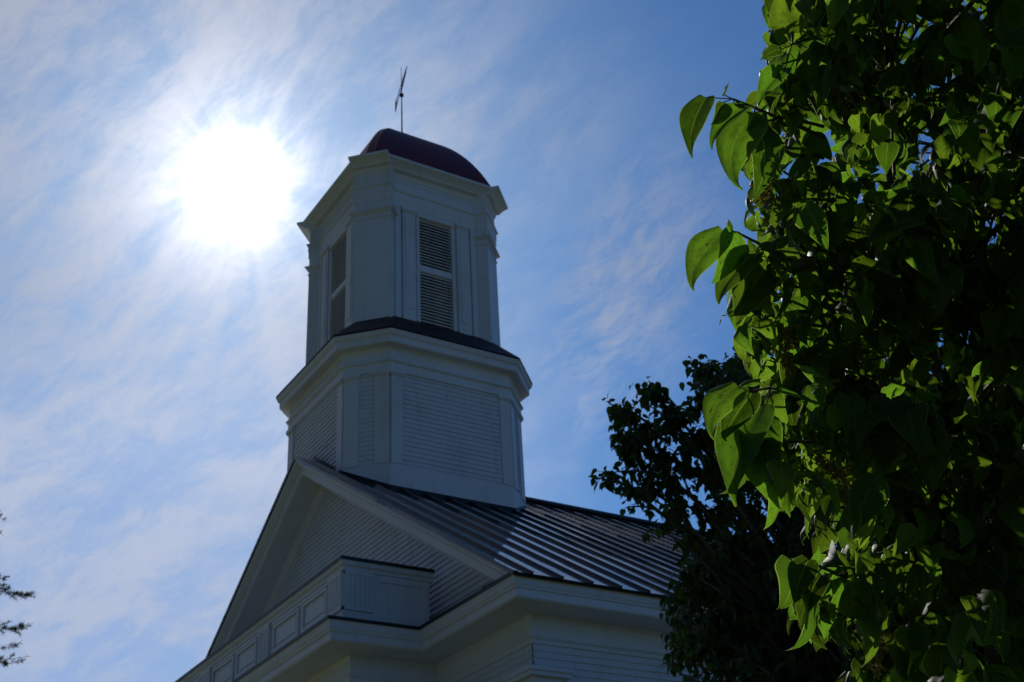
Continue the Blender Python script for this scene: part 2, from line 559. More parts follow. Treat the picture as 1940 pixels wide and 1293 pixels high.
# dark metal edge over the horizontal cornice (front and portico)
mb = MB()
fpath = [(-XC, 0.02), (-XC, 0), (-PX, 0), (-PX, PY), (PX, PY), (PX, 0), (XC, 0), (XC, 0.02)]
molding(mb, fpath, [(-0.75, 0.05), (-0.02, 0.022), (0.004, 0.018), (0.004, -0.024), (-0.008, -0.024)], ZE)
mb.build('cornice_flashing', M['drip'], church)

# raking cornice: profile swept up the right rake and down the left
def rake(prof, xs_=((XC, 0.0), (0.0, ZR), (-XC, 0.0))):
    rings = []
    for y, dz in prof:
        xe = XC - max(0.0, -dz - 0.01) / SL if y > 0.02 else XC       # dies on top of the level cornice
        rings.append([(x, y, ZE + z + dz) for x, z in ((xe, (XC - xe) * SL), (0.0, ZR), (-xe, (XC - xe) * SL))])
    return rings


mb = MB()
rp = [(0.60, -0.03), (0.010, -0.03), (0.010, -0.05), (0.035, -0.08), (0.03, -0.10), (0.075, -0.125), (0.095, -0.140), (0.095, -0.155), (0.12, -0.158), (0.12, -0.265),
      (0.145, -0.285), (0.17, -0.285), (Wy - 0.07, -0.285), (Wy - 0.07, -0.30), (Wy - 0.04, -0.33), (Wy - 0.028, -0.34), (Wy - 0.028, -0.46), (Wy, -0.46)]
mb.loft(rake(rp), closed=False)
mb.build('raking_cornice', M['white'], church)

# --- roof: standing seam sheets
mb = MB()
for sgn in (1, -1):
    e = np.array([sgn * XC, 0, -0.0]); nrm = np.array([sgn * ZR, 0, XC]); nrm = nrm / np.linalg.norm(nrm)
    dn = np.array([sgn * XC, 0, -ZR]) / math.hypot(XC, ZR)
    A0 = np.array([0, 0, ZE + ZR + 0.012]); L_ = math.hypot(XC, ZR) + 0.03
    yy = np.array([0, 1.0, 0])
    ys = [-0.012]
    y = 0.235
    while y < LEN:
        ys.append(y); y += 0.41
    ys.append(LEN + 0.01)
    for i in range(len(ys) - 1):
        # each pan is a little dished and not quite flat
        y0, y1 = ys[i], ys[i + 1]
        q0, q1 = (y0, y1)
        K = 6
        rows = []
        tilt = random.uniform(-0.004, 0.004)
        for k in range(K + 1):
            s_ = L_ * k / K
            oil = random.uniform(-0.003, 0.003)
            rows.append([A0 + dn * s_ + yy * yv + nrm * dz for yv, dz in ((q0, 0), (q0 + 0.03, tilt * 0.3), ((q0 + q1) / 2, oil + tilt * 0.2), (q1 - 0.03, -tilt * 0.3), (q1, 0))])
        if sgn < 0: rows = [r[::-1] for r in rows]
        mb.loft(rows, closed=False)
        if i > 0:
            mb.obox(A0 + yy * y0, dn, yy, nrm, 0.02, L_ + 0.004, -0.010, 0.010, -0.002, 0.034)
    # thickness at the eave and the verge
    mb.obox(A0, dn, yy, nrm, L_ - 0.02, L_ + 0.012, -0.014, LEN, -0.04, -0.004)
    mb.obox(A0, dn, yy, nrm, 0.02, L_, -0.018, 0.05, -0.035, 0.012)
mb.obox((0, 0, ZE + ZR), (1, 0, 0), (0, 1, 0), (0, 0, 1), -0.10, 0.10, 3.5, LEN, 0.0, 0.055)
roof = mb.build('roof', M['roof'], church)

# --- corner pilasters at the front right
for sx in (1, -1):
    mb = MB()
    z1 = ZE - 0.98
    mb.hexa([(sx * (Wx - 0.36), Wy - 0.045), (sx * (Wx + 0.045), Wy - 0.045), (sx * (Wx + 0.045), Wy + 0.36), (sx * (Wx - 0.36), Wy + 0.36)][::sx], 0, z1)
    for k, (d, h0, h1) in enumerate(((0.075, 0.0, 0.05), (0.10, 0.05, 0.10))):
        mb.hexa([(sx * (Wx - 0.36 - d), Wy - 0.045 - d), (sx * (Wx + 0.045 + d), Wy - 0.045 - d), (sx * (Wx + 0.045 + d), Wy + 0.36 + d), (sx * (Wx - 0.36 - d), Wy + 0.36 + d)][::sx], z1 + h0, z1 + h1)
    mb.build('corner_pilaster', M['white'], church)

# --- portico: walls, parapet with fluted blocks and panels
portico = bpy.data.objects.new('portico', None)
C.objects.link(portico); portico.parent = church
mb = MB()
qx, qy = PX - OV, PY + OV
mb.hexa([(-qx, qy), (qx, qy), (qx, Wy - 0.002), (-qx, Wy - 0.002)], 0, ZE - 0.3)
clap(mb, (qx, 0, 0), (0, 1, 0), (1, 0, 0), lambda z: (qy, Wy), 0.5, ZE - 0.59)
clap(mb, (0, qy, 0), (1, 0, 0), (0, -1, 0), lambda z: (-qx, qx), 0.5, ZE - 0.59)
mb.build('portico_wall', M['siding'], portico)
INS = 0.287
px, py = PX - INS - 0.075, PY + INS + 0.075       # parapet face
ZP = 0.912
mb = MB()
mb.hexa([(-px, py), (px, py), (px, 0.335), (-px, 0.335)], ZE + 0.05, ZE + ZP - 0.10)
# frame round the end panel and base band, right and left ends
for sx in (1, -1):
    f = MB()
    for (y0, y1, z0, z1, pr) in ((py, 0.335, 0.05, 0.235, 0.020), (0.25, 0.335, 0.235, 0.744, 0.020), (py + 0.48, 0.25, 0.66, 0.744, 0.020)):
        mb.obox((sx * px, 0, ZE), (sx, 0, 0), (0, 1, 0), (0, 0, 1), 0.0, pr, y0, y1, z0, z1)
mb.obox((0, py, ZE), (1, 0, 0), (0, -1, 0), (0, 0, 1), -px - 0.0185, px + 0.0185, 0, 0.022, 0.05, 0.235)
mb.obox((0, py, ZE), (1, 0, 0), (0, -1, 0), (0, 0, 1), -px, px, 0, 0.018, 0.70, 0.744)
for x in (2.56, 0.0, -2.56):
    pass
mb.build('parapet', M['white'], portico)
# parapet cap
mb = MB()
pp = [(-PX + INS, 0.394), (-PX + INS, PY + INS), (PX - INS, PY + INS), (PX - INS, 0.394)]
molding(mb, pp, [(-0.6, 0.0), (-0.006, -0.004), (-0.006, -0.03), (-0.02, -0.055), (-0.015, -0.075), (-0.045, -0.10), (-0.05, -0.112), (-0.05, -0.14), (-0.12, -0.142)], ZE + ZP - 0.02)
mb.add([(px + 0.07, 0.392, ZE + ZP - 0.024), (px + 0.07, 0.392, ZE + ZP - 0.05), (px, 0.392, ZE + ZP - 0.14), (px - 0.3, 0.392, ZE + ZP - 0.14), (px - 0.3, 0.392, ZE + ZP - 0.024)], [(0, 1, 2, 3, 4)])
mb.build('parapet_cap', M['white'], portico)
mb = MB()
molding(mb, pp, [(-0.7, 0.03), (-0.02, 0.018), (0.006, 0.012), (0.006, -0.034), (-0.008, -0.034)], ZE + ZP - 0.012)
mb.build('cap_flashing', M['drip'], portico)


def fluted(o, ux, out, w, z0, z1):
    """fluted block: board with raised ribs"""
    mb = MB()
    mb.obox(o, ux, out, (0, 0, 1), 0, w, 0, 0.026, z0, z1)
    mb.obox(o, ux, out, (0, 0, 1), 0, w, 0, 0.044, z0, z0 + 0.05)
    mb.obox(o, ux, out, (0, 0, 1), 0, w, 0, 0.044, z1 - 0.045, z1)
    k = 6
    for i in range(k):
        c = w * (i + 0.5) / k
        mb.obox(o, ux, out, (0, 0, 1), c - w / k * 0.30, c + w / k * 0.30, 0.02, 0.042, z0 + 0.05, z1 - 0.045)
    return mb


PZ0, PZ1 = ZE + 0.2335, ZE + 0.742
for cx in (px - 0.205, 1.30, -1.06, -px + 0.205):
    fluted((cx - 0.2, py, 0), (1, 0, 0), (0, -1, 0), 0.40, PZ0, PZ1).build('fluted_block', M['white'], portico)
for sx in (1, -1):
    fluted((sx * px, py, 0), (0, 1, 0), (sx, 0, 0), 0.40, PZ0, PZ1).build('fluted_block', M['white'], portico)
for x0, x1 in ((2.62, 3.42), (1.62, 2.50), (0.22, 1.02), (-0.78, 0.10), (-2.14, -1.34), (-3.10, -2.26)):
    mb = MB()
    zz0, zz1 = 0.285, 0.68
    fw = 0.045
    o = ((x0 + x1) / 2, py, ZE); h = (x1 - x0) / 2
    ax = ((1, 0, 0), (0, -1, 0), (0, 0, 1))
    mb.obox(o, *ax, -h, h, 0, 0.030, zz0, zz0 + fw)
    mb.obox(o, *ax, -h, h, 0, 0.030, zz1 - fw, zz1)
    mb.obox(o, *ax, -h, -h + fw, 0, 0.030, zz0 + fw, zz1 - fw)
    mb.obox(o, *ax, h - fw, h, 0, 0.030, zz0 + fw, zz1 - fw)
    mb.obox(o, *ax, -h + fw + 0.05, h - fw - 0.05, 0, 0.014, zz0 + fw + 0.05, zz1 - fw - 0.05)
    mb.build('parapet_panel', M['white'], portico, bevel=0.006)

# ------------------------------------------------------------------ tower base (octagon)
YT = 2.02
tower = bpy.data.objects.new('tower_base', None)
C.objects.link(tower); tower.parent = church
AB, CB = 1.668, 1.12
RB = (AB + CB) * S2


def octo(a, r, z, yc=YT):
    h = r * math.sqrt(2) - a
    return [(a, yc - h, z), (a, yc + h, z), (h, yc + a, z), (-h, yc + a, z), (-a, yc + h, z), (-a, yc - h, z), (-h, yc - a, z), (h, yc - a, z)]


def octo_mould(mb, prof, zb=0.0):
    mb.loft([octo(AB + t, RB + t * 1.0, zb + z) for t, z in prof])


mb = MB()


def roofcut(mb_, t, z1_):
    """upright octagon faces at offset t that start at the roof surface and end at z1_"""
    a, r = AB + t, RB + t
    h = r * math.sqrt(2) - a
    P_ = [(a, -h), (a, h), (h, a), (0, a), (-h, a), (-a, h), (-a, -h), (-h, -a), (0, -a), (h, -a)]
    mb_.loft([[(x, YT + y, ZE + ZR - SL * abs(x) - 0.03) for x, y in P_], [(x, YT + y, ZE + max(z1_, ZR - SL * abs(x) - 0.02)) for x, y in P_]])


roofcut(mb, -0.004, 5.6)
Z0s, Z1s = 3.49, 5.10
frames = []
for k in range(8):
    th = k * math.pi / 4
    nrm = np.array([math.cos(th), math.sin(th), 0]); u = np.array([-math.sin(th), math.cos(th), 0])
    dist = AB if k % 2 == 0 else RB
    half = CB if k % 2 == 0 else (AB - CB) * S2
    o = np.array([0, YT, ZE]) + nrm * dist
    frames.append((o, u, nrm, half))
    if k in (2, 6):                       # front and rear: the ridge rises in the middle
        clap(mb, o, u, nrm, lambda z: (-half + 0.05, -max(0.0, (ZR - 0.02 - z) / SL)), Z0s, Z1s + 0.03)
        clap(mb, o, u, nrm, lambda z: (max(0.0, (ZR - 0.02 - z) / SL), half - 0.05), Z0s, Z1s + 0.03)
    else:
        clap(mb, o, u, nrm, lambda z: (-half + 0.05, half - 0.05), Z0s, Z1s + 0.03)
mb.build('clapboard_siding', M['siding'], tower)
mb = MB()
roofcut(mb, 0.022, 3.485)
mb.build('skirt_board', M['white'], tower)
mb = MB()
a_, r_ = AB + 0.034, RB + 0.034
h_ = r_ * math.sqrt(2) - a_
fl = [(a_, -h_), (a_, h_), (h_, a_), (0, a_), (-h_, a_), (-a_, h_), (-a_, -h_), (-h_, -a_), (0, -a_), (h_, -a_)]
mb.loft([[(x, YT + y, ZE + ZR - SL * abs(x) - 0.03) for x, y in fl], [(x, YT + y, ZE + ZR - SL * abs(x) + 0.085) for x, y in fl], [(x * 0.985, YT + y * 0.985, ZE + ZR - SL * abs(x) + 0.09) for x, y in fl]])
mb.build('base_flashing', M['drip'], tower)
for (o, u, nrm, half) in frames:
    pw = 0.20 if half > 0.5 else 0.25
    for s in (1, -1):
        mb = MB()
        e1_, e0_ = half - 0.004, half - pw
        a, b = sorted((s * e1_, s * e0_))
        mb.obox(o, u, nrm, (0, 0, 1), a, b, 0, 0.038, 3.475, 5.02)
        mb.obox(o, u, nrm, (0, 0, 1), a - 0.02, b + 0.02, 0, 0.055, 5.02, 5.045)
        mb.obox(o, u, nrm, (0, 0, 1), a - 0.035, b + 0.035, 0, 0.075, 5.045, 5.10)
        mb.build('corner_pilaster', M['white'], tower)
mb = MB()
octo_mould(mb, [(0, 5.095), (0.045, 5.098), (0.045, 5.245), (0.05, 5.25), (0.085, 5.265), (0.085, 5.285), (0.06, 5.31), (0.03, 5.32), (0.02, 5.50), (0.035, 5.515), (0.05, 5.538),
                (0.190, 5.54), (0.198, 5.55), (0.198, 5.645), (0.205, 5.652), (0.205, 5.662), (0.232, 5.68), (0.238, 5.70), (0.252, 5.72), (0.254, 5.755), (0.0, 5.76)], ZE)
mb.build('tower_cornice', M['white'], tower)
mb = MB()
# sloped skirt roof between the cornice and the belfry
bm_, rm_ = 1.30, 1.83
mb.loft([octo(AB + 0.236, RB + 0.236, ZE + 5.748), octo(AB + 0.262, RB + 0.262, ZE + 5.752), octo(AB + 0.262, RB + 0.262, ZE + 5.785), octo(1.305, 1.608, ZE + 6.412), octo(1.2, 1.5, ZE + 6.43)], cap1=True)
mb.build('skirt_roof', M['skirt'], tower)

# ------------------------------------------------------------------ belfry
belfry = bpy.data.objects.new('belfry', None)
C.objects.link(belfry); belfry.parent = church
YB = 2.00
BB, BR, BC = 1.28, 1.735, 0.34


def ring16(b, r, c, z):
    j = b - c * math.sqrt(2)
    o, i = (r + c) * S2, (r - c) * S2
    base = [(b, -j), (b, j), (o, i), (i, o)]
    out = []
    for q in range(4):
        cs_, sn_ = [(1, 0), (0, 1), (-1, 0), (0, -1)][q]
        out += [(x * cs_ - y * sn_, YB + x * sn_ + y * cs_, z) for x, y in base]
    return out


def bel_mould(mb, prof, **kw):
    # profile: offset of main face, offset of pier face, offset of pier ends, height
    mb.loft([ring16(BB + tb, BR + tr, BC + tc_, ZE + z) for tb, tr, tc_, z in prof], **kw)


JB = BB - BC * math.sqrt(2)
OW = 0.375                                   # half opening
BZ0, BZ1 = 6.20, 8.70
for q in range(4):
    th = q * math.pi / 2
    nrm = np.array([math.cos(th), math.sin(th), 0]); u = np.array([-math.sin(th), math.cos(th), 0]); Z = (0, 0, 1)
    o = np.array([0, YB, ZE]) + nrm * BB
    mb = MB()
    for s in (1, -1):
        a, b = sorted((s * OW, s * (JB + 0.03)))
        mb.obox(o, u, nrm, Z, a, b, -0.16, 0.0, BZ0, 9.0)
        a, b = sorted((s * 0.715, s * (JB + 0.02)))
        mb.obox(o, u, nrm, Z, a, b, -0.02, 0.050, BZ0 + 0.01, BZ1 + 0.02)
    mb.obox(o, u, nrm, Z, -OW, OW, -0.16, 0.0, 8.64, 9.0)
    mb.build('belfry_wall', M['white'], belfry)
    for s in (1, -1):
        mb = MB()
        a, b = sorted((s * 0.425, s * 0.675))
        mb.obox(o, u, nrm, Z, a, b, 0.0, 0.055, BZ0, 8.60)
        mb.obox(o, u, nrm, Z, a - 0.012, b + 0.012, 0.0, 0.075, 8.60, 8.63)
        mb.obox(o, u, nrm, Z, a - 0.03, b + 0.03, 0.0, 0.095, 8.63, 8.70)
        mb.obox(o, u, nrm, Z, a + 0.05, b - 0.05, 0.0, 0.067, BZ0 + 0.4, 8.50)
        mb.build('pilaster', M['white'], belfry)
    # louvred opening
    mb = MB()
    fw = 0.045
    for s in (1, -1):
        a, b = sorted((s * (OW - fw), s * (OW + 0.012)))
        mb.obox(o, u, nrm, Z, a, b, -0.10, 0.028, BZ0, 8.60)
    mb.obox(o, u, nrm, Z, -OW - 0.03, OW + 0.03, -0.10, 0.050, 8.60, 8.695)
    mb.obox(o, u, nrm, Z, -OW + fw, OW - fw, -0.06, 0.012, 7.475, 7.585)
    mb.build('window_frame', M['white'], belfry)
    mb = MB()
    for z0, z1 in ((BZ0 + 0.12, 7.475), (7.585, 8.60)):
        k = int(round((z1 - z0) / 0.064)); e = (z1 - z0) / k
        for i in range(k):
            c = z0 + e * (i + 0.5)
            t = random.uniform(-0.004, 0.004)
            A = -OW + fw; B_ = OW - fw
            O = np.array(o)
            P_ = lambda x, d, z: O + u * x + nrm * d + np.array([0, 0, z])
            lo, hi = (0.004, c - 0.030 + t), (-0.055, c + 0.024)
            mb.add([P_(A, lo[0], lo[1]), P_(B_, lo[0], lo[1] - t), P_(B_, hi[0], hi[1]), P_(A, hi[0], hi[1]),
                    P_(A, lo[0], lo[1] + 0.020), P_(B_, lo[0], lo[1] + 0.020 - t), P_(B_, hi[0], hi[1] + 0.016), P_(A, hi[0], hi[1] + 0.016)],
                   [(3, 2, 1, 0), (4, 5, 6, 7), (0, 1, 5, 4), (2, 3, 7, 6)])
    mb.build('louvre', M['slat'], belfry)
    # diagonal corner pier
    th += math.pi / 4
    n2 = np.array([math.cos(th), math.sin(th), 0]); u2 = np.array([-math.sin(th), math.cos(th), 0])
    o2 = np.array([0, YB, ZE])
    mb = MB()
    mb.obox(o2, u2, n2, Z, -BC, BC, 1.42, BR, 6.02, 8.75)
    for dz0, dz1, d in ((8.33, 8.355, 0.016), (8.44, 8.465, 0.02), (8.465, 8.49, 0.045), (8.49, 8.505, 0.065)):
        mb.obox(o2, u2, n2, Z, -BC - d, BC + d, 1.42, BR + d, dz0, dz1)
    mb.build('corner_pier', M['white'], belfry)
mb = MB()
bel_mould(mb, [(0.0, 0, 0, 8.695), (0.052, 0.014, 0.012, 8.70), (0.052, 0.014, 0.012, 8.83), (0.062, 0.024, 0.018, 8.845), (0.062, 0.024, 0.018, 8.985),
               (0.09, 0.055, 0.04, 9.0), (0.09, 0.055, 0.04, 9.025), (0.04, 0.02, 0.01, 9.045), (0.02, 0.0, 0.0, 9.06), (0.02, 0.0, 0.0, 9.26)])
mb.build('frieze', M['white'], belfry)
mb = MB()
bel_mould(mb, [(0.02, 0.0, 0.0, 9.255), (0.02, 0.0, 0.0, 9.34), (0.035, 0.015, 0.004, 9.345), (0.05, 0.03, 0.01, 9.39), (0.06, 0.04, 0.012, 9.424), (0.15, 0.115, 0.014, 9.428), (0.155, 0.12, 0.014, 9.445), (0.19, 0.155, 0.017, 9.475), (0.25, 0.215, 0.021, 9.512),
               (0.29, 0.255, 0.026, 9.528), (0.305, 0.270, 0.028, 9.532), (0.31, 0.276, 0.03, 9.578), (0.25, 0.20, 0.02, 9.586)], cap1=True)
mb.build('belfry_cornice', M['white'], belfry)
mb = MB()
mb.loft([octo(1.1, 1.4, ZE + 8.95, YB), octo(1.1, 1.4, ZE + 9.0, YB)], cap0=True, cap1=True)
mb.build('belfry_ceiling', M['inside'], belfry)
# dome: cloister vault with small diagonal faces
mb = MB()
rings = []
a0, q_, H_, n_, m_, zb_ = 1.394, 0.906, 1.683, 2.329, 1.122, 9.588
for k in range(26):
    th = k / 26 * math.pi / 2
    s = math.cos(th) ** (2 / n_); z = zb_ + H_ * math.sin(th) ** (2 / m_)
    a = a0 * s; h = q_ * a
    rings.append([(x, y + YB, ZE + z) for x, y in ((a, -h), (a, h), (h, a), (-h, a), (-a, h), (-a, -h), (-h, -a), (h, -a))])
rings.append([(x * 0.02, YB + (y - YB) * 0.02, ZE + zb_ + H_) for x, y, z in rings[0]])
mb.loft(rings, cap1=True)
dome = mb.build('dome_roof', M['maroon'], church)

# ------------------------------------------------------------------ weathervane
vane = empty('weathervane', (0.02, YB, ZE + 11.27), 'thin iron weathervane on a pole above the domed belfry roof', 'weathervane')
VZ = 12.75 - 11.27
mb = MB(); mb.tube([(0, 0, -0.05), (0, 0, 0.9), (-0.01, 0, VZ + 0.54)], [0.017, 0.013, 0.005], 8)
mb.build('pole', M['iron'], vane, True)
mb = MB()
mb.loft([[(math.cos(a) * 0.045 * math.sin(p), math.sin(a) * 0.045 * math.sin(p), VZ - 0.21 - 0.05 * math.cos(p)) for a in np.linspace(0, 2 * math.pi, 10, False)] for p in np.linspace(0.15, math.pi - 0.15, 7)], cap0=True, cap1=True)
mb.build('pivot_ball', M['iron'], vane, True)
vd = np.array([0.957, -0.29, 0]); vs_ = np.array([0.29, 0.957, 0])
mb = MB()
mb.tube([vd * -0.66 + (0, 0, VZ), vd * 0.64 + (0, 0, VZ + 0.02)], [0.010, 0.005], 6)
mb.tube([vd * -0.62 + (0, 0, VZ + 0.16), vd * -0.05 + (0, 0, VZ + 0.12)], 0.007, 6)
mb.build('arrow_shaft', M['iron'], vane, True)
mb = MB()
mb.obox((0, 0, VZ), vd, vs_, (0, 0, 1), -0.74, -0.60, -0.006, 0.006, -0.05, 0.20)
mb.build('arrowhead', M['iron'], vane)
mb = MB()
mb.add([(*(vd[:2] * a + vs_[:2] * s), VZ + z) for s in (-0.006, 0.006) for a, z in ((0.02, -0.10), (0.48, -0.03), (0.55, 0.05), (0.12, 0.12), (0.02, 0.08))],
       [(0, 1, 2, 3, 4), (9, 8, 7, 6, 5)] + [(i, i + 5, (i + 1) % 5 + 5, (i + 1) % 5) for i in range(5)])
mb.build('tail_vane', M['iron'], vane)


# ------------------------------------------------------------------ leaves
def leaf_template(rows, cols, fold, curl, cordate=True, sway=0.0, dome_=0.0):
    """unit leaf: x across, y along (0..1), z up; returns verts, faces, uv"""
    V, UV = [], []
    PATH = [(0.0, 0.0, 0.0)]
    for i in range(rows * 8):
        am = curl * ((i + 0.5) / (rows * 8)) ** 1.6
        _, py_, pz_ = PATH[-1]
        PATH.append((curl * ((i + 1) / (rows * 8)) ** 1.6, py_ + math.cos(am) / (rows * 8), pz_ - math.sin(am) / (rows * 8)))
    PATH = PATH[::8]
    for i in range(rows + 1):
        t = i / rows
        if cordate:
            if t > 0.25:
                q = (t - 0.25) / 0.75
                wv = 0.318 * (1 - q ** 1.6) * (1 - 0.5 * q ** 1.7) + 0.006 * q
            else:
                wv = 0.318 * math.sqrt(max(0.0, 1 - ((0.25 - t) / 0.285) ** 2))
            if t > 0.985: wv = 0.004
        else:
            wv = 0.27 * math.sin(math.pi * min(1, t * 0.97 + 0.03)) ** 0.75
            if t > 0.985: wv = 0.003
        yy_ = t
        for j in range(cols + 1):
            s = -1 + 2 * j / cols
            x = s * wv
            y = yy_
            if cordate and i == 0: y -= 0.05 * abs(s) ** 1.5 * (1 - 0.2)
            # curl along the length (bends down, most towards the tip), fold along the midrib
            a, yc, zc = PATH[i]
            if i == 0: yc += (y - t)
            zf = abs(x) * math.tan(fold) * (1 - 0.55 * abs(s)) - dome_ * x * x + 0.020 * math.sin(11 * t + 2.2 * s + 3 * fold) * abs(s) ** 1.5
            xx = x * math.cos(fold * 0.5) + sway * t * t
            V.append((xx, yc - math.sin(a) * 0 + zf * math.sin(a) * 0.6, zc + zf * math.cos(a)))
            UV.append((0.5 + 0.5 * s, t))
    F = []
    for i in range(rows):
        for j in range(cols):
            F.append((i * (cols + 1) + j, i * (cols + 1) + j + 1, (i + 1) * (cols + 1) + j + 1, (i + 1) * (cols + 1) + j))
    return np.array(V), np.array(F), np.array(UV)


class Leaves:
    def __init__(s, templates):
        s.T = templates; s.V = []; s.F = []; s.U = []; s.n = 0

    def put(s, p, axis, nrm, size, k=None, wide=1.0):
        V, F, U = s.T[rng.integers(len(s.T)) if k is None else k]
        y = axis / np.linalg.norm(axis)
        z = nrm - y * (nrm @ y)
        ln = np.linalg.norm(z)
        if ln < 1e-3:
            z = np.cross(y, (0.3, 0.5, 0.8)); ln = np.linalg.norm(z)
        z /= ln
        x = np.cross(y, z)
        W = p + size * (V[:, :1] * wide * x + V[:, 1:2] * y + V[:, 2:] * z)
        s.V.append(W); s.F.append(F + s.n); s.U.append(U[F.ravel()]); s.n += len(V)

    def build(s, name, m, parent):
        V = np.concatenate(s.V); F = np.concatenate(s.F); U = np.concatenate(s.U)
        me = bpy.data.meshes.new(name)
        me.vertices.add(len(V)); me.vertices.foreach_set('co', V.ravel())
        me.loops.add(F.size); me.loops.foreach_set('vertex_index', F.ravel().astype(np.int32))
        me.polygons.add(len(F))
        me.polygons.foreach_set('loop_start', np.arange(len(F), dtype=np.int32) * 4)
        me.polygons.foreach_set('use_smooth', np.ones(len(F), bool))
        ul = me.uv_layers.new(name='UVMap'); ul.data.foreach_set('uv', U.ravel())
        me.materials.append(m)
        me.update(); me.validate()
        o = bpy.data.objects.new(name, me)
        C.objects.link(o); o.parent = parent
        return o


UPV = np.array([0, 0, 1.0])


def unit(v):
    return v / (np.linalg.norm(v) + 1e-9)


def inside_poly(x, y, poly):
    c = False; n = len(poly); j = n - 1
    for i in range(n):
        xi, yi = poly[i]; xj, yj = poly[j]
        if (yi > y) != (yj > y) and x < (xj - xi) * (y - yi) / (yj - yi) + xi: c = not c
        j = i
    return c


def twig_curve(a, b, sag=0.1, n=5):
    a, b = np.array(a), np.array(b)
    out = []
    L = np.linalg.norm(b - a)
    for i in range(n + 1):
        t = i / n
        p = a * (1 - t) + b * t
        p = p + UPV * sag * L * 4 * t * (1 - t) * 0.5
        out.append(p)
    return out


# ------------------------------------------------------------------ near lilac bush
LB = at(1960, 900, 3.1); LB[2] = 0
lilac = empty('lilac_bush', tuple(LB), 'tall lilac bush with large backlit heart shaped leaves, nearest the camera on the right', 'bush')
CURL = (1.2, 1.8, 0.8, 1.5, 2.1, 2.4, 1.1, 1.6)
LT = [leaf_template(12, 6, f, CURL[i], True, sw, (0.0, 0.6, 1.6, 0.0, 1.0, 0.5, 0.0, 1.8)[i]) for i, (f, sw) in enumerate(((0.34, 0.0), (0.50, 0.08), (0.20, -0.08), (0.62, 0.12), (0.40, -0.12), (0.50, 0.05), (0.75, -0.05), (0.28, 0.15)))]
lv = Leaves(LT)
stems = []
for i in range(7):
    tipx, tipy, dd = [(1560, 60, 2.7), (1640, 420, 2.5), (1800, -150, 3.0), (1900, 300, 2.9), (1620, 800, 2.5), (2050, 0, 3.3), (1760, 1050, 2.7)][i]
    tip = at(tipx + 60, tipy, dd + 0.55)
    base = LB + np.array([random.uniform(-0.25, 0.25), random.uniform(-0.25, 0.25), -0.03])
    pts = []
    for k in range(13):
        t = k / 12
        p = base * (1 - t) + tip * t
        out = (tip - base); out[2] = 0
        p = p - out * 0.55 * math.sin(math.pi * t) * (1 - t) + np.array([random.uniform(-1, 1), random.uniform(-1, 1), 0]) * 0.025
        pts.append(p)
    stems.append(pts)
SP = np.array([p for s in stems for p in s[4:]])
tw = MB()


def lilac_twig(base, tip, npair=4, size=0.082, lead=True):
    c = twig_curve(base, tip, 0.10, 6)
    tw.tube([p - LB for p in c], np.linspace(0.0034, 0.0016, len(c)), 5)
    L = np.linalg.norm(np.array(tip) - base)
    d = unit(np.array(tip) - base)
    for k in range(npair):
        t = 1.0 - k * 0.30 / max(L, 0.01) * 0.17 - 0.01
        t = max(0.12, 1.0 - k * 0.048 / L)
        i = min(int(t * 6), 5); f = t * 6 - i
        p = c[i] * (1 - f) + c[i + 1] * f
        sd_ = unit(np.cross(d, UPV) + 1e-3)
        if k % 2: sd_ = unit(np.cross(d, sd_) * 0.8 + sd_ * 0.4)
        for s in (1, -1):
            if k == 0 and s == -1 and not lead: continue
            sz = size * random.uniform(0.72, 1.15) * (0.62 if k == 0 and random.random() < 0.6 else 1)
            pet = unit(sd_ * s * 0.9 + d * 0.5 + UPV * 0.15 + rng.normal(size=3) * 0.2)
            q = p + pet * sz * 0.22
            tw.tube([p - LB, (p + q) / 2 - LB + UPV * 0.002, q - LB], 0.0009, 4)
            ax = unit(pet * 0.55 - UPV * random.uniform(0.35, 1.5) + d * 0.25 + rng.normal(size=3) * 0.25)
            nr = unit(UPV * 0.75 + pet * 0.45 + rng.normal(size=3) * 0.40)
            lv.put(q, ax, nr, sz, wide=random.uniform(0.86, 1.12))


LPOLY = [(1480, -420), (1485, -60), (1478, 40), (1462, 120), (1450, 200), (1425, 270), (1428, 360), (1462, 430), (1425, 530), (1408, 610), (1432, 690), (1455, 740),
         (1432, 830), (1458, 900), (1508, 960), (1548, 1010), (1548, 1060), (1518, 1110), (1525, 1180), (1575, 1240), (1655, 1330), (1700, 1700), (2420, 1700), (2420, -420)]
made = 0
while made < 1150:
    x = random.uniform(1400, 2420); y = random.uniform(-420, 1700)
    if (x > 2040 or y < -100 or y > 1400) and random.random() < 0.45: continue
    if not inside_poly(x, y, LPOLY): continue
    edge = min(1, max(0, (x - 1410) / 350))
    dd = 2.05 + (0.5 + 1.75 * edge) * random.random() ** 0.85
    tip = at(x, y, dd)
    if tip[2] < 0.3: continue
    j = np.argmin(((SP - tip) ** 2).sum(1) + rng.random(len(SP)) * 0.05)
    src = SP[j]
    v_ = src - tip
    L = np.linalg.norm(v_)
    base = tip + v_ * min(1, 0.26 / max(L, 0.01)) + rng.normal(size=3) * 0.03 if L > 0.26 else src
    if L > 0.28 and random.random() < 0.35:
        c = twig_curve(src, base, 0.12, 5)
        tw.tube([p - LB for p in c], np.linspace(0.006, 0.0034, len(c)), 5)
    lilac_twig(base, tip, random.choice((3, 4, 4, 5)))
    made += 1


def put_chord(a, ch, n, k):
    """leaf from a whose tip lands at a + ch in spite of its curl"""
    V = LT[k][0]
    ty, tz = V[-4][1], V[-4][2]                        # tip of the midrib
    L = np.linalg.norm(ch); d = ch / L
    n = unit(n - d * (n @ d))
    c = math.atan2(-tz, ty)
    lv.put(a, d * math.cos(c) + n * math.sin(c), n * math.cos(c) - d * math.sin(c), L / math.hypot(ty, tz), k, wide=1.0)


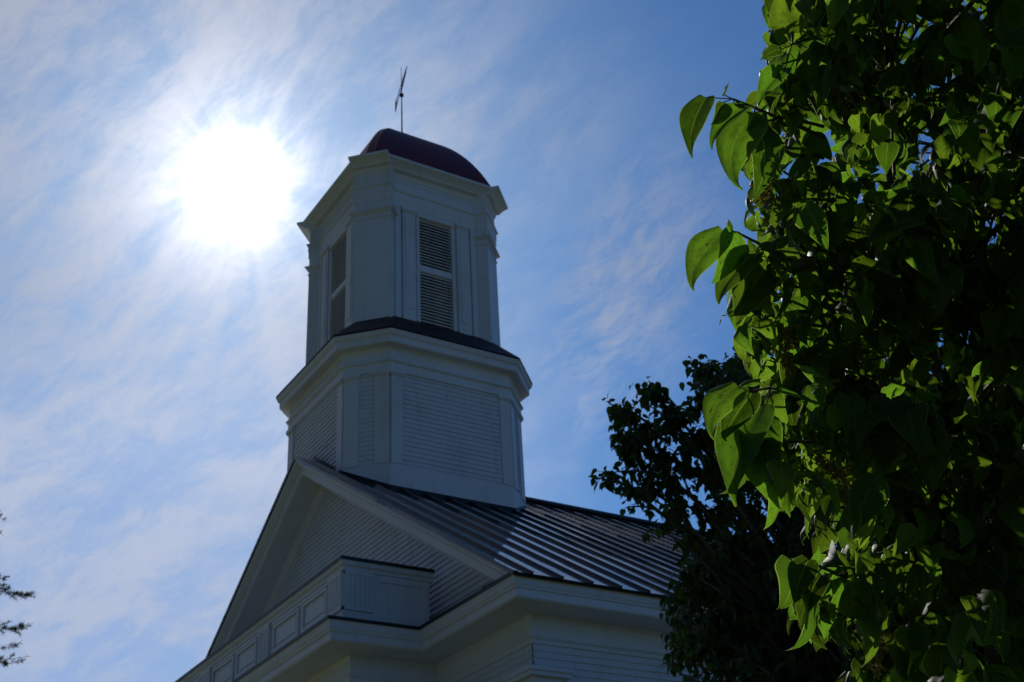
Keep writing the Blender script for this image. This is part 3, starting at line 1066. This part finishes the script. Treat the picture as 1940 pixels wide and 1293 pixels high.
def sprig(pts, leaves):
    """hand placed sprig: twig through pixel points with depth; leaves given as base pixel, tip pixel, depth, size"""
    c = [at(*p) - LB for p in pts]
    tw.tube(c, np.linspace(0.0036, 0.0018, len(c)), 6)
    for (x0, y0, x1, y1, dd, face, k) in leaves:
        a = at(x0, y0, dd); b = at(x1, y1, dd + random.uniform(-0.02, 0.02))
        ax = b - a
        n = RT * face[0] + UP * face[1] - FW * face[2]
        put_chord(a, ax, n, k)
        near = min(c, key=lambda q: np.linalg.norm(q + LB - a))
        tw.tube([near, a - LB], 0.0010, 4)


sprig([(1560, 260, 2.35), (1470, 222, 2.2), (1430, 205, 2.12), (1388, 188, 2.1)],
      [(1368, 195, 1348, 238, 2.10, (0.5, 0.3, 0.8), 1), (1338, 185, 1312, 300, 2.12, (-0.8, 0.2, 0.7), 0), (1372, 180, 1378, 150, 2.10, (0.9, 0, 0.5), 2),
       (1412, 205, 1355, 290, 2.09, (-0.4, 0.7, 0.6), 3), (1430, 215, 1392, 355, 2.13, (-0.5, 0.4, 0.6), 4), (1440, 240, 1425, 380, 2.16, (0.5, 0.2, 0.8), 0),
       (1392, 198, 1438, 212, 2.1, (0, 1, 0.3), 2)])
sprig([(1560, 520, 2.35), (1475, 485, 2.18), (1440, 463, 2.12), (1395, 440, 2.1)],
      [(1372, 440, 1322, 555, 2.10, (-0.7, 0.3, 0.7), 1), (1388, 438, 1345, 540, 2.09, (0.6, 0.3, 0.7), 0), (1385, 440, 1380, 415, 2.1, (0.6, 0, 0.8), 2),
       (1432, 478, 1372, 585, 2.09, (-0.4, 0.6, 0.7), 3), (1418, 500, 1372, 600, 2.14, (0.8, 0.2, 0.5), 1), (1455, 500, 1395, 620, 2.13, (-0.2, 0.5, 0.8), 0)])
sprig([(1590, 780, 2.4), (1500, 742, 2.2), (1460, 735, 2.12), (1420, 742, 2.09)],
      [(1398, 732, 1345, 830, 2.09, (-0.5, 0.7, 0.6), 4), (1425, 745, 1382, 840, 2.10, (-0.3, 0.5, 0.8), 3), (1440, 720, 1395, 735, 2.08, (0.0, 1, 0.45), 2),
       (1440, 770, 1395, 960, 2.12, (-0.8, 0.2, 0.6), 0), (1400, 820, 1362, 940, 2.13, (0.8, 0.1, 0.5), 1), (1445, 800, 1480, 930, 2.12, (-0.5, 0.4, 0.7), 3),
       (1480, 735, 1520, 760, 2.1, (0.2, 1, 0.4), 2)])
sprig([(1640, 1110, 2.4), (1580, 1085, 2.2), (1540, 1068, 2.12), (1500, 1060, 2.1)],
      [(1532, 1060, 1505, 1145, 2.08, (-0.4, 0.4, 0.8), 0), (1495, 1060, 1462, 1150, 2.10, (0.5, 0.5, 0.6), 4), (1545, 1075, 1552, 1035, 2.1, (0.4, 0, 0.8), 2),
       (1520, 1110, 1490, 1235, 2.12, (0.8, 0.3, 0.4), 1), (1555, 1090, 1530, 1190, 2.11, (-0.6, 0.2, 0.7), 3)])
sprig([(1600, 60, 2.4), (1540, 70, 2.25), (1500, 85, 2.18)],
      [(1490, 80, 1462, 60, 2.15, (-0.3, 0.8, 0.6), 2), (1478, 95, 1440, 115, 2.16, (0.4, 0.6, 0.6), 0), (1488, 130, 1445, 205, 2.17, (-0.5, 0.3, 0.7), 3), (1500, 60, 1485, -40, 2.15, (-0.5, 0.2, 0.8), 1)])
for (bx, by, tx, ty, dd, n_) in ((1560, 240, 1420, 235, 2.16, 3), (1560, 300, 1400, 275, 2.18, 3), (1560, 500, 1420, 475, 2.17, 3), (1570, 560, 1410, 545, 2.18, 3),
                                 (1590, 760, 1440, 760, 2.18, 3), (1600, 850, 1425, 850, 2.2, 3), (1640, 1100, 1530, 1090, 2.2, 3), (1640, 1160, 1520, 1140, 2.2, 3),
                                 (1580, -40, 1480, -20, 2.2, 4), (1580, 30, 1470, 60, 2.2, 4), (1570, 110, 1462, 130, 2.2, 4), (1560, 160, 1460, 190, 2.2, 4), (1570, 620, 1430, 640, 2.2, 4), (1560, 380, 1450, 400, 2.2, 4)):
    lilac_twig(at(bx, by, dd + 0.2), at(tx, ty, dd), n_, 0.074)
# large clear leaves inside the crown
for (x0, y0, x1, y1, dd, face, k) in ((1525, 385, 1560, 480, 2.08, (0.1, 0.3, 0.9), 2), (1745, 415, 1650, 480, 2.05, (-0.3, 0.8, 0.5), 1), (1660, 905, 1610, 1010, 2.06, (-0.3, 0.3, 0.8), 2),
                                      (1560, 720, 1500, 690, 2.1, (0, 1, 0.5), 2), (1440, 835, 1470, 960, 2.1, (-0.5, 0.3, 0.8), 0), (1735, 1000, 1700, 1060, 2.1, (-0.3, 0.4, 0.8), 3),
                                      (1530, 20, 1590, 30, 2.1, (-0.2, 0.5, 0.8), 2), (1630, 20, 1560, 60, 2.12, (-0.2, 0.8, 0.6), 1)):
    a = at(x0, y0, dd); b = at(x1, y1, dd)
    put_chord(a, b - a, RT * face[0] + UP * face[1] - FW * face[2], k)
for V_ in lv.V: V_ -= LB
lv.build('crown', M['lilac'], lilac)
tw.build('twigs', M['twig'], lilac, True)
for s in stems:
    mb = MB()
    mb.tube([p - LB for p in s], np.linspace(0.026, 0.006, len(s)), 8)
    mb.build('stem', M['bark'], lilac, True)
# spent flower panicles
for (x, y, dd, hx, hy, sz) in ((1478, 35, 2.35, -0.2, 1, 0.075), (1448, 325, 2.2, -0.1, -1, 0.07), (1462, 395, 2.25, 0, -1, 0.08), (1488, 660, 2.2, 0.1, -1, 0.085), (1580, 895, 2.15, -0.6, 0.5, 0.10), (1650, 1215, 2.2, 0.2, -0.8, 0.12), (1500, 215, 2.3, -0.2, 1, 0.06)):
    mb = MB()
    o = at(x, y, dd) - LB
    ax = unit(RT * hx + UP * hy)
    base = o - ax * sz * 0.5
    mb.tube([base, o, base + ax * sz], [0.0016, 0.0012, 0.0007], 4)
    for k in range(44):
        t = random.uniform(0.05, 0.98)
        p = base + ax * sz * t
        dv_ = unit(rng.normal(size=3) + ax * 0.7) * sz * 0.42 * (1.1 - t) * random.uniform(0.5, 1.1)
        mb.tube([p, p + dv_], 0.0006, 3)
        for e_ in range(3):
            q = p + dv_ * random.uniform(0.5, 1.0) + rng.normal(size=3) * 0.004
            aa = unit(dv_ + rng.normal(size=3) * 0.02)
            mb.tube([q, q + aa * 0.004, q + aa * 0.009], [0.0008, 0.0026, 0.0006], 4)
    mb.build('seed_head', M['seed'], lilac)

# ------------------------------------------------------------------ tree in front of the church roof
TB = at(1660, 1000, 9.2); TB[2] = 0
mid = empty('broadleaf_tree', tuple(TB), 'dark small leaved tree in the shade between the church roof and the lilac bush', 'tree')
ML = [leaf_template(4, 2, f, c, True, sw) for f, c, sw in ((0.3, 0.8, 0), (0.5, 1.2, 0.05), (0.2, 0.5, -0.05), (0.4, 1.5, 0))]
ml = Leaves(ML)
tb = MB(); tk = MB()
trunk = [TB + np.array([0.03 * math.sin(k * 1.3), 0.03 * math.cos(k * 1.7), 0.28 * k - 0.05]) for k in range(11)]
tk.tube([p - TB for p in trunk], np.linspace(0.15, 0.085, 11), 10)
tk.build('trunk', M['bark'], mid, True)
limb_tips = [(1140, 900, 8.6), (1185, 870, 8.7), (1215, 800, 8.8), (1270, 800, 8.7), (1230, 930, 8.5), (1320, 780, 8.6), (1350, 900, 8.4), (1300, 950, 8.5), (1165, 790, 8.8), (1230, 735, 8.9), (1330, 700, 8.9), (1400, 690, 9.0), (1250, 990, 8.5), (1300, 1080, 8.4), (1290, 1180, 8.4), (1280, 1280, 8.4), (1480, 700, 9.3),
             (1400, 860, 8.3), (1450, 1000, 8.2), (1520, 1150, 8.3), (1600, 760, 9.3), (1700, 800, 9.0), (1800, 900, 9.4), (1640, 1000, 8.2), (1900, 1050, 9.6), (1420, 1250, 8.2), (1760, 1200, 8.4), (1560, 880, 10.2), (1700, 950, 10.4), (1420, 1150, 9.8)]
LP = []
for x, y, dd in limb_tips:
    tip = at(x, y, dd)
    k = random.randint(6, 10)
    a = trunk[k]
    c = []
    for i in range(11):
        t = i / 10
        p = a * (1 - t) + tip * t + UPV * (0.25 * math.sin(math.pi * t) * np.linalg.norm(tip - a) * 0.5) + rng.normal(size=3) * 0.02
        c.append(p)
    tb.tube([p - TB for p in c], np.linspace(0.04, 0.006, 11), 6)
    LP += c[3:]
LPn = np.array(LP)


def mid_twig(base, tip, n_pair):
    c = twig_curve(base, tip, 0.15, 4)
    tb.tube([p - TB for p in c], np.linspace(0.010, 0.004, 5), 4)
    d = unit(tip - base)
    for k in range(n_pair):
        p = tip - d * 0.05 * k * random.uniform(0.7, 1.3)
        for s in (1, -1):
            pet = unit(np.cross(d, UPV) * s + d * 0.4 + rng.normal(size=3) * 0.5)
            q = p + pet * 0.03
            ax = unit(pet * 0.7 - UPV * random.uniform(0.3, 1.1) + rng.normal(size=3) * 0.25)
            ml.put(q, ax, unit(UPV * 0.8 + pet * 0.4 + rng.normal(size=3) * 0.4), random.uniform(0.052, 0.085))


MPOLY = [(1118, 905), (1165, 930), (1190, 960), (1240, 945), (1235, 990), (1310, 1010), (1295, 1060), (1280, 1120), (1235, 1165), (1260, 1230), (1290, 1300), (1310, 1700), (2300, 1700), (2300, 800), (1700, 650), (1520, 640),
         (1470, 700), (1410, 695), (1400, 665), (1320, 690), (1310, 735), (1270, 775), (1235, 715), (1210, 745), (1195, 755), (1150, 760), (1165, 795), (1160, 850), (1200, 875), (1150, 892)]
made = 0
while made < 2800:
    x = random.uniform(1110, 2300); y = random.uniform(640, 1650)
    if x > 1700 and random.random() < 0.55: continue
    if y > 1330 and random.random() < 0.6: continue
    if not inside_poly(x, y, MPOLY): continue
    dens_ = 1.0
    if random.random() > dens_: continue
    e_ = min(1, max(0, (x - 1150) / 350))
    dd = random.uniform(8.7 - 0.6 * e_, 9.2 + 1.6 * e_)
    tip = at(x, y, dd)
    j = np.argmin(((LPn - tip) ** 2).sum(1)); src = LPn[j]
    if x < 1345 and y < 1010 and np.linalg.norm(src - tip) > 0.22 + 0.25 * random.random(): continue
    v_ = src - tip; L = np.linalg.norm(v_)
    base = src if L < 0.8 else tip + v_ * 0.8 / L
    mid_twig(base, tip, random.choice((5, 6, 7)))
    made += 1
for bx, by, tx, ty, dd in ((1215, 935, 1124, 906, 8.6), (1260, 940, 1160, 925, 8.6), (1240, 900, 1165, 895, 8.6), (1225, 800, 1155, 766, 8.8), (1235, 840, 1170, 800, 8.8), (1280, 770, 1228, 722, 8.8), (1360, 730, 1322, 688, 8.9), (1240, 965, 1185, 962, 8.6), (1300, 800, 1240, 740, 8.8), (1290, 880, 1200, 855, 8.7)):
    mid_twig(at(bx, by, dd), at(tx, ty, dd), 9)
for V_ in ml.V: V_ -= TB
ml.build('crown', M['dark_leaf'], mid)
tb.build('branches', M['bark'], mid, True)

# ------------------------------------------------------------------ conifer at the left edge
KB = at(-330, 1150, 31.0); KB[2] = 0
con = empty('conifer_tree', tuple(KB), 'thin needled conifer whose branch ends reach in at the left edge', 'tree')
top = at(-290, 700, 31.0)
mb = MB(); mb.tube([KB * (1 - t) + top * t - KB for t in np.linspace(0, 1, 9)], np.linspace(0.22, 0.02, 9), 10)
nb = mb; nl = Leaves([leaf_template(2, 1, 0.1, 0.3, False)])


def con_branch(a, b, droop, side_len, dense=1.0):
    L = np.linalg.norm(b - a)
    n = 34
    pts = [a * (1 - i / n) + b * (i / n) - UPV * droop * L * math.sin(math.pi * i / n) * 0.5 + UPV * 0.08 * L * (i / n) ** 3 for i in range(n + 1)]
    nb.tube([p - KB for p in pts], np.linspace(0.022, 0.004, n + 1), 5)
    d = unit(b - a)
    for i in range(2, n + 1):
        for s in (1, -1):
            if random.random() > 0.75 * dense: continue
            sd_ = unit(np.cross(d, UPV)) * s
            e_ = pts[i] + unit(sd_ * 0.7 + d * 0.8 + UPV * random.uniform(-0.4, 0.9)) * side_len * random.uniform(0.3, 1.0) * (1.15 - i / n * 0.6)
            nb.tube([pts[i] - KB, (pts[i] + e_) / 2 - KB - UPV * 0.01, e_ - KB], [0.006, 0.004, 0.002], 4)
            for k in range(int(45 * dense)):
                t = random.random() ** 0.7
                p = pts[i] * (1 - t) + e_ * t
                nl.put(p - KB, unit(rng.normal(size=3) + unit(e_ - pts[i]) * 0.6 + UPV * 0.3), rng.normal(size=3), random.uniform(0.06, 0.11), wide=0.22)
    for k in range(int(300 * dense)):
        t = random.uniform(0.15, 1)
        p = pts[min(n, int(t * n))]
        nl.put(p - KB, unit(rng.normal(size=3) + d), rng.normal(size=3), random.uniform(0.06, 0.11), wide=0.22)


for (x, y, dd, dr, sl, den) in ((0, 988, 31, 0.1, 0.25, 0.7), (14, 1008, 31, -0.5, 0.12, 0.4), (14, 1040, 31.2, -0.5, 0.15, 0.4), (6, 1080, 31.2, 0, 0.4, 0.3), (22, 1126, 30.8, -0.2, 0.25, 0.6), (54, 1158, 30.9, -0.12, 0.65, 1.3), (44, 1222, 31.1, -0.1, 0.65, 1.4), (45, 1256, 30.7, 0.0, 0.35, 0.8), (66, 1276, 31, 0.05, 0.12, 0.2), (24, 1288, 31.2, -0.1, 0.6, 1.3), (-20, 1350, 31, 0.1, 0.45, 1.2),
                                (10, 1420, 31.2, 0.1, 0.45, 1.2), (-40, 900, 31, 0.1, 0.3, 0.7)):
    b = at(x - 12, y, dd)
    zz_ = b[2] + random.uniform(-0.1, 0.35)
    a = KB + (top - KB) * (zz_ / top[2])
    con_branch(a, b, dr, sl, den)
for k in range(26):                                     # branches round the other sides of the trunk
    h = random.uniform(2.0, top[2] * 0.97); th = random.uniform(0, 2 * math.pi)
    a = KB + (top - KB) * (h / top[2])
    Lb = 0.5 + 3.0 * (1 - h / top[2])
    dv_ = np.array([math.cos(th), math.sin(th), 0.05])
    if (dv_ @ RT) > 0.15: continue
    con_branch(a, a + dv_ * Lb, 0.1, 0.4, 0.9)
nl.build('crown', M['needle'], con)
nb.build('trunk', M['bark'], con, True)
